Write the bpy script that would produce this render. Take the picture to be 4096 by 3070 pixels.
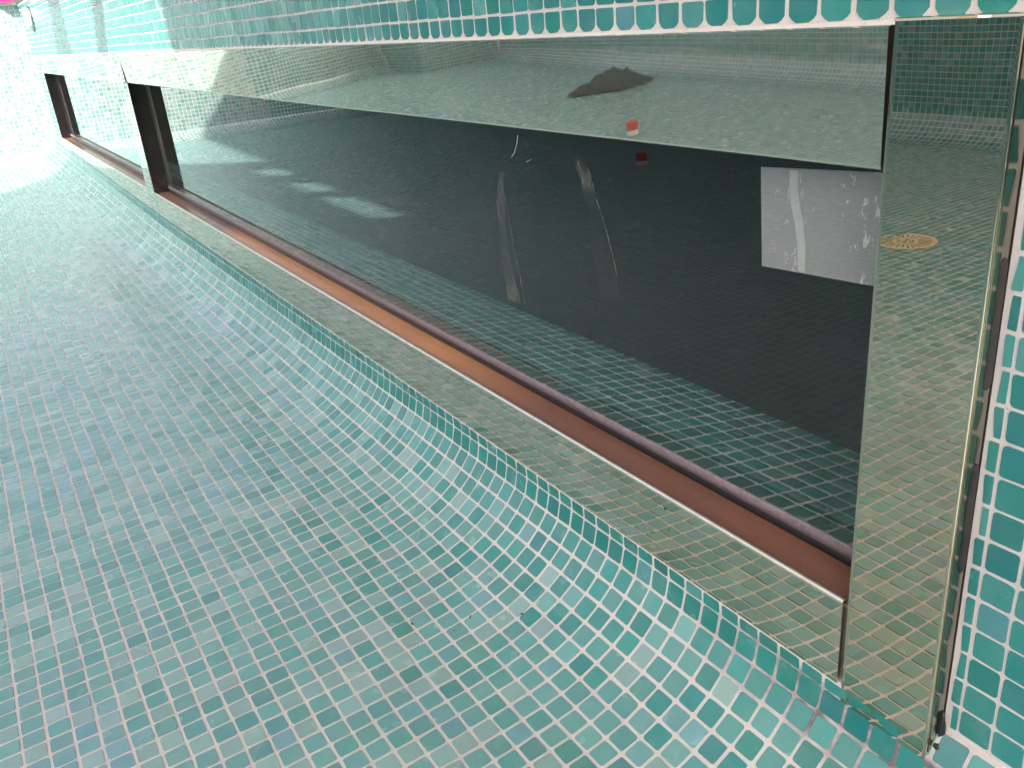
import bpy, math, random
import numpy as np
from mathutils import Vector, Matrix, noise as mnoise

for o in list(bpy.data.objects):
    bpy.data.objects.remove(o)
random.seed(7)
RNG = np.random.default_rng(7)
S = bpy.context.scene
COL = S.collection

# ------------------------------------------------------------------ units
# Measured lengths are in multiples of U (camera to steel face). x runs along the window wall to the far end,
# y from the wall into the pool, z up; the camera is the origin of the measured frame.
U = 0.54
OY, OZ = 1.0, 1.37
def W(p):
    p = np.asarray(p, float)
    return (p + np.array([0.0, OY, OZ])) * U

# ------------------------------------------------------------------ camera
PX, PY = 2048.0, 1535.0
V1 = np.array([-277.0, 241.0]); V2 = np.array([1520 * 1.852, 5160 * 1.852])
a = V1 - (PX, PY); b = V2 - (PX, PY)
FPX = math.sqrt(-(a @ b))
cX = np.array([a[0], a[1], FPX]); cX /= np.linalg.norm(cX)
cZ = -np.array([b[0], b[1], FPX]); cZ /= np.linalg.norm(cZ)
cY = np.cross(cZ, cX)
RC = np.stack([cX, cY, cZ], 1)          # rows: camera right, down, forward in world axes
cam_d = bpy.data.cameras.new('camera')
cam = bpy.data.objects.new('camera', cam_d); COL.objects.link(cam)
cam_d.sensor_width = 36.0; cam_d.lens = FPX / 4096 * 36
cam_d.clip_start = 0.02; cam_d.clip_end = 500
M = Matrix.Identity(4)
for i, v in enumerate((RC[0], -RC[1], -RC[2])):
    for k in range(3):
        M[k][i] = v[k]
CAMP = W((0, 0, 0))
for k in range(3):
    M[k][3] = CAMP[k]
cam.matrix_world = M
S.camera = cam

def project(P):
    """measured-frame points (N,3) -> photo pixels (4096 wide) and depth"""
    q = np.asarray(P) @ RC.T
    return q[..., 0] / q[..., 2] * FPX + PX, q[..., 1] / q[..., 2] * FPX + PY, q[..., 2]

# ------------------------------------------------------------------ light
SUN_EL = math.radians(38)
SUN_H = np.array([-0.69, 0.72]); SUN_H /= np.linalg.norm(SUN_H)
TOSUN = Vector((SUN_H[0] * math.cos(SUN_EL), SUN_H[1] * math.cos(SUN_EL), math.sin(SUN_EL)))
world = bpy.data.worlds.new('World'); S.world = world; world.use_nodes = True
wn = world.node_tree.nodes; wl = world.node_tree.links; wn.clear()
sky = wn.new('ShaderNodeTexSky'); sky.sky_type = 'NISHITA'; sky.sun_disc = False
sky.sun_elevation = SUN_EL
sky.sun_rotation = math.atan2(TOSUN.x, TOSUN.y)
sky.dust_density = 6.0; sky.air_density = 1.0; sky.ozone_density = 1.0
bg = wn.new('ShaderNodeBackground'); bg.inputs['Strength'].default_value = 0.15
wo = wn.new('ShaderNodeOutputWorld')
hz = wn.new('ShaderNodeHueSaturation'); hz.inputs['Saturation'].default_value = 0.45   # thin white haze all over the sky
wl.new(sky.outputs[0], hz.inputs['Color']); wl.new(hz.outputs[0], bg.inputs[0]); wl.new(bg.outputs[0], wo.inputs[0])
sun_d = bpy.data.lights.new('sun', 'SUN'); sun_d.energy = 5.0; sun_d.angle = math.radians(0.6)
sun_d.color = (1.0, 0.92, 0.80)
sun = bpy.data.objects.new('sun', sun_d); COL.objects.link(sun)
sun.rotation_euler = TOSUN.to_track_quat('Z', 'Y').to_euler()
S.view_settings.view_transform = 'Standard'; S.view_settings.look = 'None'
S.view_settings.exposure = 1.72; S.view_settings.gamma = 1.0
S.view_settings.use_curve_mapping = False
S.render.engine = 'CYCLES'
S.cycles.use_denoising = True
S.cycles.denoiser = 'OPENIMAGEDENOISE'; S.cycles.denoising_input_passes = 'RGB_ALBEDO_NORMAL'; S.cycles.denoising_prefilter = 'ACCURATE'
S.cycles.max_bounces = 10; S.cycles.glossy_bounces = 6; S.cycles.diffuse_bounces = 4
S.cycles.transparent_max_bounces = 12
S.cycles.sample_clamp_indirect = 8.0

# ------------------------------------------------------------------ node helpers
class NT:
    def __init__(s, name):
        s.m = bpy.data.materials.new(name); s.m.use_nodes = True
        s.t = s.m.node_tree; s.n = s.t.nodes; s.n.clear()
        s.out = s.n.new('ShaderNodeOutputMaterial')
    def new(s, t, **k):
        x = s.n.new('ShaderNode' + t)
        for a_, v in k.items():
            setattr(x, a_, v)
        return x
    def link(s, a_, b_): s.t.links.new(a_, b_)
    def set(s, node, key, v):
        if isinstance(v, bpy.types.NodeSocket): s.link(v, node.inputs[key])
        else: node.inputs[key].default_value = v
    def math(s, op, x, y=None, z=None, clamp=False):
        n = s.new('Math', operation=op, use_clamp=clamp)
        s.set(n, 0, x)
        if y is not None: s.set(n, 1, y)
        if z is not None: s.set(n, 2, z)
        return n.outputs[0]
    def mix(s, f, x, y, blend='MIX'):
        n = s.new('Mix', data_type='RGBA', blend_type=blend)
        s.set(n, 0, f); s.set(n, 6, x); s.set(n, 7, y)
        return n.outputs[2]
    def noise(s, vec, scale, detail=2, rough=0.5, dist=0.0):
        n = s.new('TexNoise')
        if vec is not None: s.link(vec, n.inputs['Vector'])
        s.set(n, 'Scale', scale); s.set(n, 'Detail', detail); s.set(n, 'Roughness', rough); s.set(n, 'Distortion', dist)
        return n
    def ramp(s, f, lo, hi, a_=0.0, b_=1.0):
        n = s.new('MapRange'); s.set(n, 0, f); s.set(n, 1, lo); s.set(n, 2, hi); s.set(n, 3, a_); s.set(n, 4, b_)
        n.clamp = True
        return n.outputs[0]
    def pos(s):
        return s.new('NewGeometry').outputs['Position']
    def mapping(s, vec, scale=(1, 1, 1), rot=(0, 0, 0)):
        n = s.new('Mapping'); s.link(vec, n.inputs[0]); n.inputs['Scale'].default_value = scale
        n.inputs['Rotation'].default_value = rot
        return n.outputs[0]
    def bump(s, h, strength, dist):
        n = s.new('Bump'); s.set(n, 'Strength', strength); s.set(n, 'Distance', dist); s.link(h, n.inputs['Height'])
        return n
    def pbsdf(s, **k):
        n = s.new('BsdfPrincipled')
        for a_, v in k.items():
            s.set(n, a_.replace('_', ' '), v)
        s.link(n.outputs[0], s.out.inputs[0])
        return n

def col(*c): return (*c, 1.0)

# ------------------------------------------------------------------ materials
def mat_tile():
    t = NT('glass_mosaic')
    at = t.new('Attribute', attribute_name='tint')
    p = t.pos()
    # clouding inside each glass tile, different from tile to tile
    off = t.new('VectorMath', operation='MULTIPLY_ADD')
    t.link(at.outputs['Vector'], off.inputs[0]); off.inputs[1].default_value = (31, 57, 43); t.link(p, off.inputs[2])
    n1 = t.noise(off.outputs[0], 24, 1, 0.4, 0.3)
    n2 = t.noise(t.mapping(off.outputs[0], (1, 0.6, 0.6)), 260, 2, 0.6)
    c = t.mix(t.ramp(n1.outputs[0], 0.42, 0.85, 0, 0.14), at.outputs['Color'], t.mix(0.62, at.outputs['Color'], col(0.42, 0.52, 0.50)))
    c = t.mix(t.ramp(n1.outputs[0], 0.58, 0.12, 0, 0.16), c, t.mix(0.75, at.outputs['Color'], col(0.0, 0.13, 0.12)))
    c = t.mix(t.ramp(n2.outputs[0], 0.55, 0.9, 0, 0.035), c, col(0.5, 0.54, 0.51))
    # some patches of the floor have rippled, wetter glass
    big = t.noise(p, 2.3, 2, 0.5)
    rip = t.noise(t.mapping(p, (1.0, 0.45, 1.0)), 330, 2, 0.7, 0.6)
    amt = t.ramp(big.outputs[0], 0.55, 0.66, 0.0, 1.0)
    soft = t.noise(off.outputs[0], 70, 2, 0.5)
    h = t.math('ADD', t.math('MULTIPLY', rip.outputs[0], t.math('MULTIPLY', amt, 0.55)), t.math('MULTIPLY', soft.outputs[0], 0.05))
    bm = t.bump(h, 0.5, 0.0011)
    rg = t.ramp(n1.outputs[0], 0.3, 0.7, 0.19, 0.28)
    b_ = t.pbsdf(Base_Color=c, Roughness=rg, IOR=1.75)
    t.link(bm.outputs[0], b_.inputs['Normal'])
    return t.m

def grout_color(t, p):
    n = t.noise(p, 9, 3, 0.6); f = t.noise(p, 420, 2, 0.7); m = t.noise(p, 60, 3, 0.6)
    c = t.mix(t.ramp(n.outputs[0], 0.3, 0.7), col(0.50, 0.475, 0.475), col(0.46, 0.42, 0.435))
    c = t.mix(t.ramp(m.outputs[0], 0.62, 0.78, 0, 0.55), c, col(0.36, 0.29, 0.27))
    c = t.mix(t.ramp(f.outputs[0], 0.66, 0.72, 0, 0.7), c, col(0.16, 0.13, 0.13))
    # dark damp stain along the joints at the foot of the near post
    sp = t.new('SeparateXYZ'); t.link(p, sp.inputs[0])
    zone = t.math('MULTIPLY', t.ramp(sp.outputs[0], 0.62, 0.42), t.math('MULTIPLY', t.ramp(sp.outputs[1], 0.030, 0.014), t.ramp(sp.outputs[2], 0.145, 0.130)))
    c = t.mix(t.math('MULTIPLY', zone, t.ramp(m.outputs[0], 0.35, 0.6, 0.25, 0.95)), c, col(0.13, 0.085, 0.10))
    return c, f

def mat_grout():
    t = NT('pinkish_white_grout'); p = t.pos()
    c, f = grout_color(t, p)
    n = t.noise(p, 180, 3, 0.6)
    bm = t.bump(t.math('ADD', n.outputs[0], t.math('MULTIPLY', f.outputs[0], 0.5)), 0.6, 0.0008)
    b_ = t.pbsdf(Base_Color=c, Roughness=0.85)
    t.link(bm.outputs[0], b_.inputs['Normal'])
    return t.m

def mat_steel(name, base, rough, wav=1.0, sc=(0.5, 1, 1), warp=2.2, smear=0.5, haze=0.0):
    t = NT(name); p = t.pos()
    n1 = t.noise(t.mapping(p, sc), warp, 1, 0.4, 0.4)
    n2 = t.noise(t.mapping(p, (0.5, 1, 1)), 26, 2, 0.5)
    fl = t.noise(t.mapping(p, (1, 1, 6)), 60, 3, 0.7)
    st = t.noise(p, 7, 4, 0.6, 0.8)
    h = t.math('ADD', t.math('MULTIPLY', n1.outputs[0], 1.0), t.math('MULTIPLY', n2.outputs[0], 0.0012))
    bm = t.bump(h, 1.0, 0.011 * wav)
    c = t.mix(t.ramp(st.outputs[0], 0.45, 0.75, 0, smear), col(*base), col(base[0] * 0.74, base[1] * 0.70, base[2] * 0.58))
    b_ = t.pbsdf(Base_Color=c, Metallic=1.0, Roughness=t.ramp(fl.outputs[0], 0.3, 0.8, rough, rough * 1.8 + 0.01))
    t.link(bm.outputs[0], b_.inputs['Normal'])
    if haze:                                   # wiped-on film that scatters part of the reflection
        hn = t.noise(t.mapping(p, (1, 1, 1.6)), 5, 4, 0.65, 1.2)
        hz_ = t.new('BsdfGlossy'); hz_.inputs['Roughness'].default_value = 0.42
        t.link(t.mix(t.ramp(hn.outputs[0], 0.35, 0.7), col(0.92, 0.80, 0.62), col(0.70, 0.66, 0.58)), hz_.inputs['Color'])
        mx = t.new('MixShader'); t.link(t.ramp(hn.outputs[0], 0.25, 0.8, haze * 0.5, haze * 1.4), mx.inputs[0])
        t.link(b_.outputs[0], mx.inputs[1]); t.link(hz_.outputs[0], mx.inputs[2]); t.link(mx.outputs[0], t.out.inputs[0])
    return t.m

def mat_simple(name, c, rough=0.6, metal=0.0, bumpy=0.0, sc=60, var=0.2, coat=0.0):
    t = NT(name); p = t.pos()
    n = t.noise(p, sc, 4, 0.6)
    c2 = tuple(x * (1 - var) for x in c)
    cc = t.mix(t.ramp(n.outputs[0], 0.3, 0.7), col(*c), col(*c2))
    b_ = t.pbsdf(Base_Color=cc, Roughness=rough, Metallic=metal)
    b_.inputs['Coat Weight'].default_value = coat
    b_.inputs['Coat Roughness'].default_value = 0.04
    if bumpy:
        t.link(t.bump(n.outputs[0], 0.6, bumpy).outputs[0], b_.inputs['Normal'])
    return t.m

def schlick(t, r0=0.042):
    g = t.new('NewGeometry')
    d = t.new('VectorMath', operation='DOT_PRODUCT')
    t.link(g.outputs['Normal'], d.inputs[0]); t.link(g.outputs['Incoming'], d.inputs[1])
    c = t.math('ABSOLUTE', d.outputs['Value'])
    k = t.math('POWER', t.math('SUBTRACT', 1.0, c, clamp=True), 5.0)
    return t.math('MULTIPLY_ADD', k, 1 - r0, r0)

def mat_glass():
    t = NT('window_glass'); p = t.pos()
    f = schlick(t)
    gl = t.new('BsdfGlossy'); gl.inputs['Roughness'].default_value = 0.0; gl.inputs['Color'].default_value = col(0.96, 0.97, 0.95)
    tr = t.new('BsdfTransparent'); tr.inputs['Color'].default_value = col(0.975, 0.975, 0.975)
    mx = t.new('MixShader'); t.link(f, mx.inputs[0]); t.link(tr.outputs[0], mx.inputs[1]); t.link(gl.outputs[0], mx.inputs[2])
    # light dust and water marks
    n = t.noise(p, 420, 2, 0.6); m = t.noise(p, 6, 3, 0.6)
    du = t.math('MULTIPLY_ADD', t.ramp(n.outputs[0], 0.72, 0.78), t.ramp(m.outputs[0], 0.45, 0.7, 0, 0.12), 0.003)
    df = t.new('BsdfDiffuse'); df.inputs['Color'].default_value = col(0.6, 0.58, 0.55)
    m2 = t.new('MixShader'); t.link(du, m2.inputs[0]); t.link(mx.outputs[0], m2.inputs[1]); t.link(df.outputs[0], m2.inputs[2])
    t.link(m2.outputs[0], t.out.inputs[0])
    return t.m

def mat_residue():
    t = NT('dried_tape_glue'); p = t.pos()
    n = t.noise(t.mapping(p, (1, 1, 0.45)), 55, 4, 0.75, 1.0)
    at = t.new('Attribute', attribute_name='dens')
    f = t.math('MULTIPLY', t.ramp(n.outputs[0], 0.38, 0.62, 0.25, 1.0), at.outputs['Fac'], clamp=True)
    df = t.new('BsdfDiffuse'); df.inputs['Color'].default_value = col(0.18, 0.18, 0.165)
    tr = t.new('BsdfTransparent')
    mx = t.new('MixShader'); t.link(f, mx.inputs[0]); t.link(tr.outputs[0], mx.inputs[1]); t.link(df.outputs[0], mx.inputs[2])
    t.link(mx.outputs[0], t.out.inputs[0])
    return t.m

def mat_sill():
    t = NT('sill_brown_reflection'); p = t.pos()  # mirror steel sill; its brown reflection is put into the base colour
    n = t.noise(t.mapping(p, (0.6, 3, 1)), 12, 3, 0.6, 0.5)
    st = t.noise(t.mapping(p, (9, 1.2, 1)), 16, 3, 0.6, 0.3)
    cr = t.new('TexVoronoi', feature='DISTANCE_TO_EDGE'); t.link(t.mapping(p, (1, 2.2, 1)), cr.inputs['Vector']); cr.inputs['Scale'].default_value = 38
    sx = t.new('SeparateXYZ'); t.link(p, sx.inputs[0])
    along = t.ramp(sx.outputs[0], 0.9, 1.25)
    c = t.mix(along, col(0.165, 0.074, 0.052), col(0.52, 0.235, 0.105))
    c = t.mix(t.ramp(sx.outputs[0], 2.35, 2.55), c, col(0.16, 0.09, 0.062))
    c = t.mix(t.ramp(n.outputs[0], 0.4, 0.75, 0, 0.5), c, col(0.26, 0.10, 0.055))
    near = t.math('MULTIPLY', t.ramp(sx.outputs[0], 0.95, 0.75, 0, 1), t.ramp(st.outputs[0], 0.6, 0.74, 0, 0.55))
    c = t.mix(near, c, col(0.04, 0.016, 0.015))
    h = t.math('ADD', t.math('MULTIPLY', n.outputs[0], 0.5), t.ramp(cr.outputs['Distance'], 0.0, 0.04, 0, 0.25))
    bm = t.bump(h, 0.35, 0.0012)
    b_ = t.pbsdf(Base_Color=c, Roughness=0.34)
    b_.inputs['Coat Weight'].default_value = 0.4; b_.inputs['Coat Roughness'].default_value = 0.03
    t.link(bm.outputs[0], b_.inputs['Normal'])
    return t.m

def mat_notice():
    t = NT('grey_sheet'); p = t.pos()
    sp = t.new('SeparateXYZ'); t.link(p, sp.inputs[0])
    n = t.noise(t.mapping(p, (1, 1, 0.5)), 150, 3, 0.6, 0.6); m = t.noise(p, 22, 2, 0.5)
    sx = t.ramp(sp.outputs[0], 0.56, 0.44, 0.0, 1.0)
    spot = t.math('MULTIPLY', t.ramp(n.outputs[0], 0.60, 0.64), t.math('MULTIPLY', t.ramp(m.outputs[0], 0.42, 0.52), t.math('MULTIPLY_ADD', sx, 0.8, 0.2)))
    fb = t.noise(t.mapping(p, (1, 1, 12)), 130, 2, 0.6)
    c = t.mix(t.ramp(fb.outputs[0], 0.3, 0.7), col(0.25, 0.25, 0.262), col(0.205, 0.205, 0.215))
    c = t.mix(spot, c, col(0.50, 0.50, 0.51))
    t.pbsdf(Base_Color=c, Roughness=0.75)
    return t.m

MT = mat_tile(); MG = mat_grout()
STEEL_H = mat_steel('polished_steel_header', (0.90, 0.80, 0.68), 0.012, 0.30, (0.45, 1, 1.0), 3.0, 0.5, 0.17)
STEEL_P = mat_steel('polished_steel_post', (0.66, 0.57, 0.45), 0.004, 0.03, (1, 1, 0.8), 5.0, 0.5)
STEEL_S = mat_steel('polished_steel_sill', (0.66, 0.60, 0.50), 0.004, 0.06, (0.6, 1, 1.0), 4.0)
STEEL_D = mat_steel('dark_steel_reveal', (0.11, 0.085, 0.085), 0.12, 0.2, (1, 1, 1), 5.0)
RUBBER = mat_simple('black_rubber', (0.012, 0.012, 0.013), 0.35)
SEAL = mat_simple('mauve_sealant', (0.21, 0.16, 0.19), 0.55, 0, 0.0010, 160, 0.45)
GLASS = mat_glass(); RESID = mat_residue(); SILL = mat_sill(); NOTICE = mat_notice()
LINE = mat_simple('dried_paint_line', (0.74, 0.74, 0.72), 0.7)
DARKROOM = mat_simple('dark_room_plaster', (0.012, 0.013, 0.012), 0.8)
DECK = mat_simple('pale_stone_deck', (0.62, 0.60, 0.55), 0.7, 0, 0.001, 8, 0.15)
PLASTER = mat_simple('warm_plaster', (0.50, 0.44, 0.34), 0.8, 0, 0.0, 3, 0.15)
RAG = mat_simple('black_cloth', (0.010, 0.010, 0.011), 0.95, 0, 0.004, 90, 0.4)
PINK = mat_simple('pink_plastic', (0.80, 0.02, 0.13), 0.35)
RED = mat_simple('red_can_paint', (0.55, 0.02, 0.02), 0.3)
WHITE = mat_simple('white_plastic', (0.75, 0.74, 0.72), 0.4)
GREYM = mat_simple('grey_metal', (0.35, 0.35, 0.34), 0.35, 1.0)
BRASS = mat_simple('cream_grille_plastic', (0.62, 0.48, 0.28), 0.45)
GROUT_DIRT = mat_simple('dirt_stained_grout', (0.16, 0.10, 0.10), 0.85, 0, 0.001, 90, 0.6)

# ------------------------------------------------------------------ objects
def link(name, me, parent=None, mat=None, **props):
    o = bpy.data.objects.new(name, me); COL.objects.link(o)
    if parent is not None: o.parent = parent
    if mat is not None and me is not None: me.materials.append(mat)
    for k, v in props.items(): o[k] = v
    return o
def thing(name, loc, label, category, group=None):
    o = bpy.data.objects.new(name, None); COL.objects.link(o)
    o.empty_display_size = 0.1; o.location = loc
    o['label'] = label; o['category'] = category
    if group: o['group'] = group
    bpy.context.view_layer.update()
    return o
def pmesh(name, verts, faces, parent=None, mat=None, smooth=False, **props):
    """verts in world metres; stored relative to the parent"""
    v = np.asarray(verts, float)
    if parent is not None: v = v - np.array(parent.location)
    me = bpy.data.meshes.new(name); me.from_pydata(v.tolist(), [], faces); me.update()
    if smooth:
        me.shade_smooth()
    return link(name, me, parent, mat, **props)
def box(name, lo, hi, parent=None, mat=None, **props):
    """measured-frame box"""
    a_, b_ = W(lo), W(hi); lo = np.minimum(a_, b_); hi = np.maximum(a_, b_)
    v = [(x, y, z) for x in (lo[0], hi[0]) for y in (lo[1], hi[1]) for z in (lo[2], hi[2])]
    f = [(0, 1, 3, 2), (4, 6, 7, 5), (0, 4, 5, 1), (2, 3, 7, 6), (0, 2, 6, 4), (1, 5, 7, 3)]
    return pmesh(name, v, f, parent, mat, **props)
def boxes(name, L, parent=None, mat=None, **props):
    V = []; F = []
    for lo, hi in L:
        a_, b_ = W(lo), W(hi); lo = np.minimum(a_, b_); hi = np.maximum(a_, b_)
        n = len(V)
        V += [(x, y, z) for x in (lo[0], hi[0]) for y in (lo[1], hi[1]) for z in (lo[2], hi[2])]
        F += [tuple(i + n for i in f) for f in [(0, 1, 3, 2), (4, 6, 7, 5), (0, 4, 5, 1), (2, 3, 7, 6), (0, 2, 6, 4), (1, 5, 7, 3)]]
    return pmesh(name, V, F, parent, mat, **props)
def extrude(name, prof, t0, t1, axis, parent, mat, n=1, smooth=True, warp=None):
    """closed profile swept along 'x' (profile in y,z) or 'z' (profile in x,y); measured frame"""
    q_ = []                                  # support points keep the flats flat under smooth shading
    for i_ in range(len(prof)):
        p0, p1 = np.array(prof[i_]), np.array(prof[(i_ + 1) % len(prof)]); d_ = np.linalg.norm(p1 - p0)
        q_.append(tuple(p0))
        if d_ > 0.012:
            e_ = (p1 - p0) / d_ * 0.003
            q_ += [tuple(p0 + e_), tuple(p1 - e_)]
    prof = q_
    ts = np.linspace(t0, t1, n + 1); k = len(prof); V = []
    for t in ts:
        for (p, q) in prof:
            v = (t, p, q) if axis == 'x' else (p, q, t)
            if warp: v = warp(*v)
            V.append(W(v))
    F = []
    for i in range(n):
        for j in range(k):
            j2 = (j + 1) % k
            F.append((i * k + j, i * k + j2, (i + 1) * k + j2, (i + 1) * k + j))
    F.append(tuple(range(k))[::-1]); F.append(tuple(n * k + j for j in range(k)))
    o = pmesh(name, V, F, parent, mat)
    import bmesh
    bm = bmesh.new(); bm.from_mesh(o.data); bmesh.ops.recalc_face_normals(bm, faces=bm.faces); bm.to_mesh(o.data); bm.free()
    if smooth:
        o.data.shade_smooth()
        o.data.set_sharp_from_angle(angle=math.radians(35))
    return o
def arc(c, r, a0, a1, n=5):
    return [(c[0] + r * math.cos(math.radians(a0 + (a1 - a0) * i / n)), c[1] + r * math.sin(math.radians(a0 + (a1 - a0) * i / n))) for i in range(n + 1)]

# ------------------------------------------------------------------ tiles
TEAL = [np.array(c) for c in ((0.008, 0.155, 0.145), (0.018, 0.205, 0.195), (0.090, 0.262, 0.256), (0.260, 0.345, 0.345), (0.110, 0.250, 0.320), (0.006, 0.125, 0.145))]
def pick_tint(n, w):
    i = RNG.choice(len(TEAL), size=n, p=np.array(w) / sum(w))
    c = np.stack(TEAL)[i]
    m = (np.array(w)[:, None] * np.stack(TEAL)).sum(0) / sum(w)
    c = 0.46 * c + 0.54 * m                     # one firing: the tiles differ only gently
    return np.clip(c * RNG.uniform(0.90, 1.10, (n, 1)) + RNG.normal(0, 0.004, (n, 3)), 0.004, 0.9)

RING = []
def ring_params(g, r):
    """12 outline points of a rounded tile in cell coordinates"""
    lo, hi = g, 1 - g; q = 0.29 * r
    return np.array([(lo + r, lo), (hi - r, lo), (hi - q, lo + q), (hi, lo + r), (hi, hi - r), (hi - q, hi - q), (hi - r, hi), (lo + r, hi), (lo + q, hi - q), (lo, hi - r), (lo, lo + r), (lo + q, lo + q)])

def tile_verts(C, g=0.055, r=0.10, lift=0.0007, shape=None, jit=0.012):
    """C: (N,4,3) measured-frame corners P00,P10,P11,P01. Returns world verts (N,24,3)."""
    C = W(C.reshape(-1, 3)).reshape(C.shape)
    N = len(C)
    uv = ring_params(g, r) if shape is None else shape
    uv = np.broadcast_to(uv, (N, 12, 2)).copy()
    sc = 1 + RNG.uniform(-0.03, 0.025, (N, 1, 2))
    uv = (uv - 0.5) * sc + 0.5 + RNG.uniform(-jit, jit, (N, 1, 2)) + RNG.uniform(-0.008, 0.008, (N, 12, 2))
    ang = RNG.normal(0, 0.010, (N, 1)); d = uv - 0.5
    uv = np.stack([d[..., 0] - ang * d[..., 1], d[..., 1] + ang * d[..., 0]], -1) + 0.5
    def at(uv):
        u = uv[..., 0:1]; v = uv[..., 1:2]
        return (1 - u) * (1 - v) * C[:, None, 0] + u * (1 - v) * C[:, None, 1] + u * v * C[:, None, 2] + (1 - u) * v * C[:, None, 3]
    nrm = np.cross(C[:, 1] - C[:, 0], C[:, 3] - C[:, 0]); nrm /= np.linalg.norm(nrm, axis=1, keepdims=True)
    tilt = RNG.normal(0, 0.00022, (N, 1, 2))
    low = at(uv) - nrm[:, None] * 0.0012
    uvt = (uv - 0.5) * 0.965 + 0.5
    h = lift + (uvt[..., 0:1] - 0.5) * tilt[..., 0:1] * 2 + (uvt[..., 1:2] - 0.5) * tilt[..., 1:2] * 2
    top = at(uvt) + nrm[:, None] * h
    return np.concatenate([low, top], 1)

TF = [tuple(range(12, 24))] + [(i, (i + 1) % 12, 12 + (i + 1) % 12, 12 + i) for i in range(12)]
def tiles_mesh(name, V, tint):
    N = len(V); me = bpy.data.meshes.new(name)
    me.vertices.add(N * 24); me.vertices.foreach_set('co', V.reshape(-1))
    li = np.array(sum([list(f) for f in TF], []), dtype=np.int64); lt = np.array([len(f) for f in TF])
    ls = np.concatenate([[0], np.cumsum(lt)[:-1]]); L = len(li)
    me.loops.add(N * L); me.polygons.add(N * 13)
    me.loops.foreach_set('vertex_index', (li[None] + 24 * np.arange(N)[:, None]).reshape(-1).astype(np.int32))
    me.polygons.foreach_set('loop_start', (ls[None] + L * np.arange(N)[:, None]).reshape(-1).astype(np.int32))
    me.update(calc_edges=True)
    at = me.attributes.new('tint', 'FLOAT_VECTOR', 'FACE')
    at.data.foreach_set('vector', np.repeat(tint, 13, axis=0).astype(np.float32).reshape(-1))
    me.materials.append(MT); me.shade_flat()
    return me

def lay_tiles(parent, C, V, tint, nmax=300):
    """the nmax tiles that show largest become single parts; all others one part of kind stuff"""
    px, py, d = project(C.reshape(-1, 3)); px = px.reshape(-1, 4); py = py.reshape(-1, 4); d = d.reshape(-1, 4)
    area = 0.5 * np.abs((px[:, 2] - px[:, 0]) * (py[:, 3] - py[:, 1]) - (px[:, 3] - px[:, 1]) * (py[:, 2] - py[:, 0]))
    cx, cy = px.mean(1), py.mean(1)
    ok = (d.min(1) > 0.05) & (cx > 0) & (cx < 4096) & (cy > 0) & (cy < 3070)
    area = np.where(ok, area, -1)
    idx = np.argsort(-area)[:nmax]; idx = idx[area[idx] > 60]
    loc = np.array(parent.location)
    for i in idx:
        c = V[i].mean(0)
        me = tiles_mesh('tile', (V[i] - c)[None], tint[i:i + 1])
        o = link('tile', me, parent); o.location = c - loc
    rest = np.setdiff1d(np.arange(len(C)), idx)
    me = tiles_mesh('tiles_beyond', V[rest] - loc, tint[rest])
    link('smaller_tiles', me, parent, None, kind='stuff')

def cells(P):
    return np.stack([P[:-1, :-1], P[1:, :-1], P[1:, 1:], P[:-1, 1:]], 2)
def nz(x, y, s, seed=0.0):
    return mnoise.noise(Vector((x * s, y * s, seed)))
NZ = np.vectorize(nz)

def grid_mesh(name, P, parent, mat, **props):
    n, m = P.shape[:2]
    V = W(P.reshape(-1, 3)); F = [(i * m + j, (i + 1) * m + j, (i + 1) * m + j + 1, i * m + j + 1) for i in range(n - 1) for j in range(m - 1)]
    return pmesh(name, V, F, parent, mat, True, **props)

# ---- pool floor with its coved edge
PITCH = 0.0496
prof = np.array([(-1.0, -1.125), (-0.9885, -1.176), (-0.9555, -1.217), (-0.9205, -1.2495), (-0.880, -1.277), (-0.835, -1.300), (-0.787, -1.3175),
                 (-0.738, -1.329), (-0.689, -1.3375), (-0.60, -1.346), (-0.40, -1.355), (0.0, -1.364), (0.5, -1.37), (9.0, -1.37)])
seg = np.linalg.norm(np.diff(prof, axis=0), axis=1); cum = np.concatenate([[0], np.cumsum(seg)])
def prof_at(s):
    return np.interp(s, cum, prof[:, 0]), np.interp(s, cum, prof[:, 1])
X0, X1 = 1.3543 - 24 * PITCH, 12.19
xs = np.arange(X0, X1 + 0.01, PITCH)
NROW = 72
def rise(x):
    return np.interp(x, [1.0, 6.2, 12.5], [0.0, 0.030, 0.125])
rows = np.arange(NROW) * PITCH
FL = np.zeros((len(xs), NROW + 1, 3))
yy, zz = prof_at(rows)
FL[:, 1:, 0] = xs[:, None]; FL[:, 1:, 1] = yy[None]; FL[:, 1:, 2] = zz[None]
wx = 0.0025 * NZ(FL[:, 1:, 0], FL[:, 1:, 1], 2.0, 1.0) + 0.0016 * NZ(FL[:, 1:, 0], FL[:, 1:, 1], 9.0, 2.0)
wy = 0.0025 * NZ(FL[:, 1:, 0], FL[:, 1:, 1], 1.7, 5.0) + 0.0018 * NZ(FL[:, 1:, 0], FL[:, 1:, 1], 8.0, 6.0)
fade = np.clip(rows / 0.3, 0.25, 1)[None]
FL[:, 1:, 0] += wx; FL[:, 1:, 1] += wy * fade
FL[:, 1:, 2] += 0.0009 * NZ(FL[:, 1:, 0], FL[:, 1:, 1], 2.4, 9.0) + rise(xs)[:, None]
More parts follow.
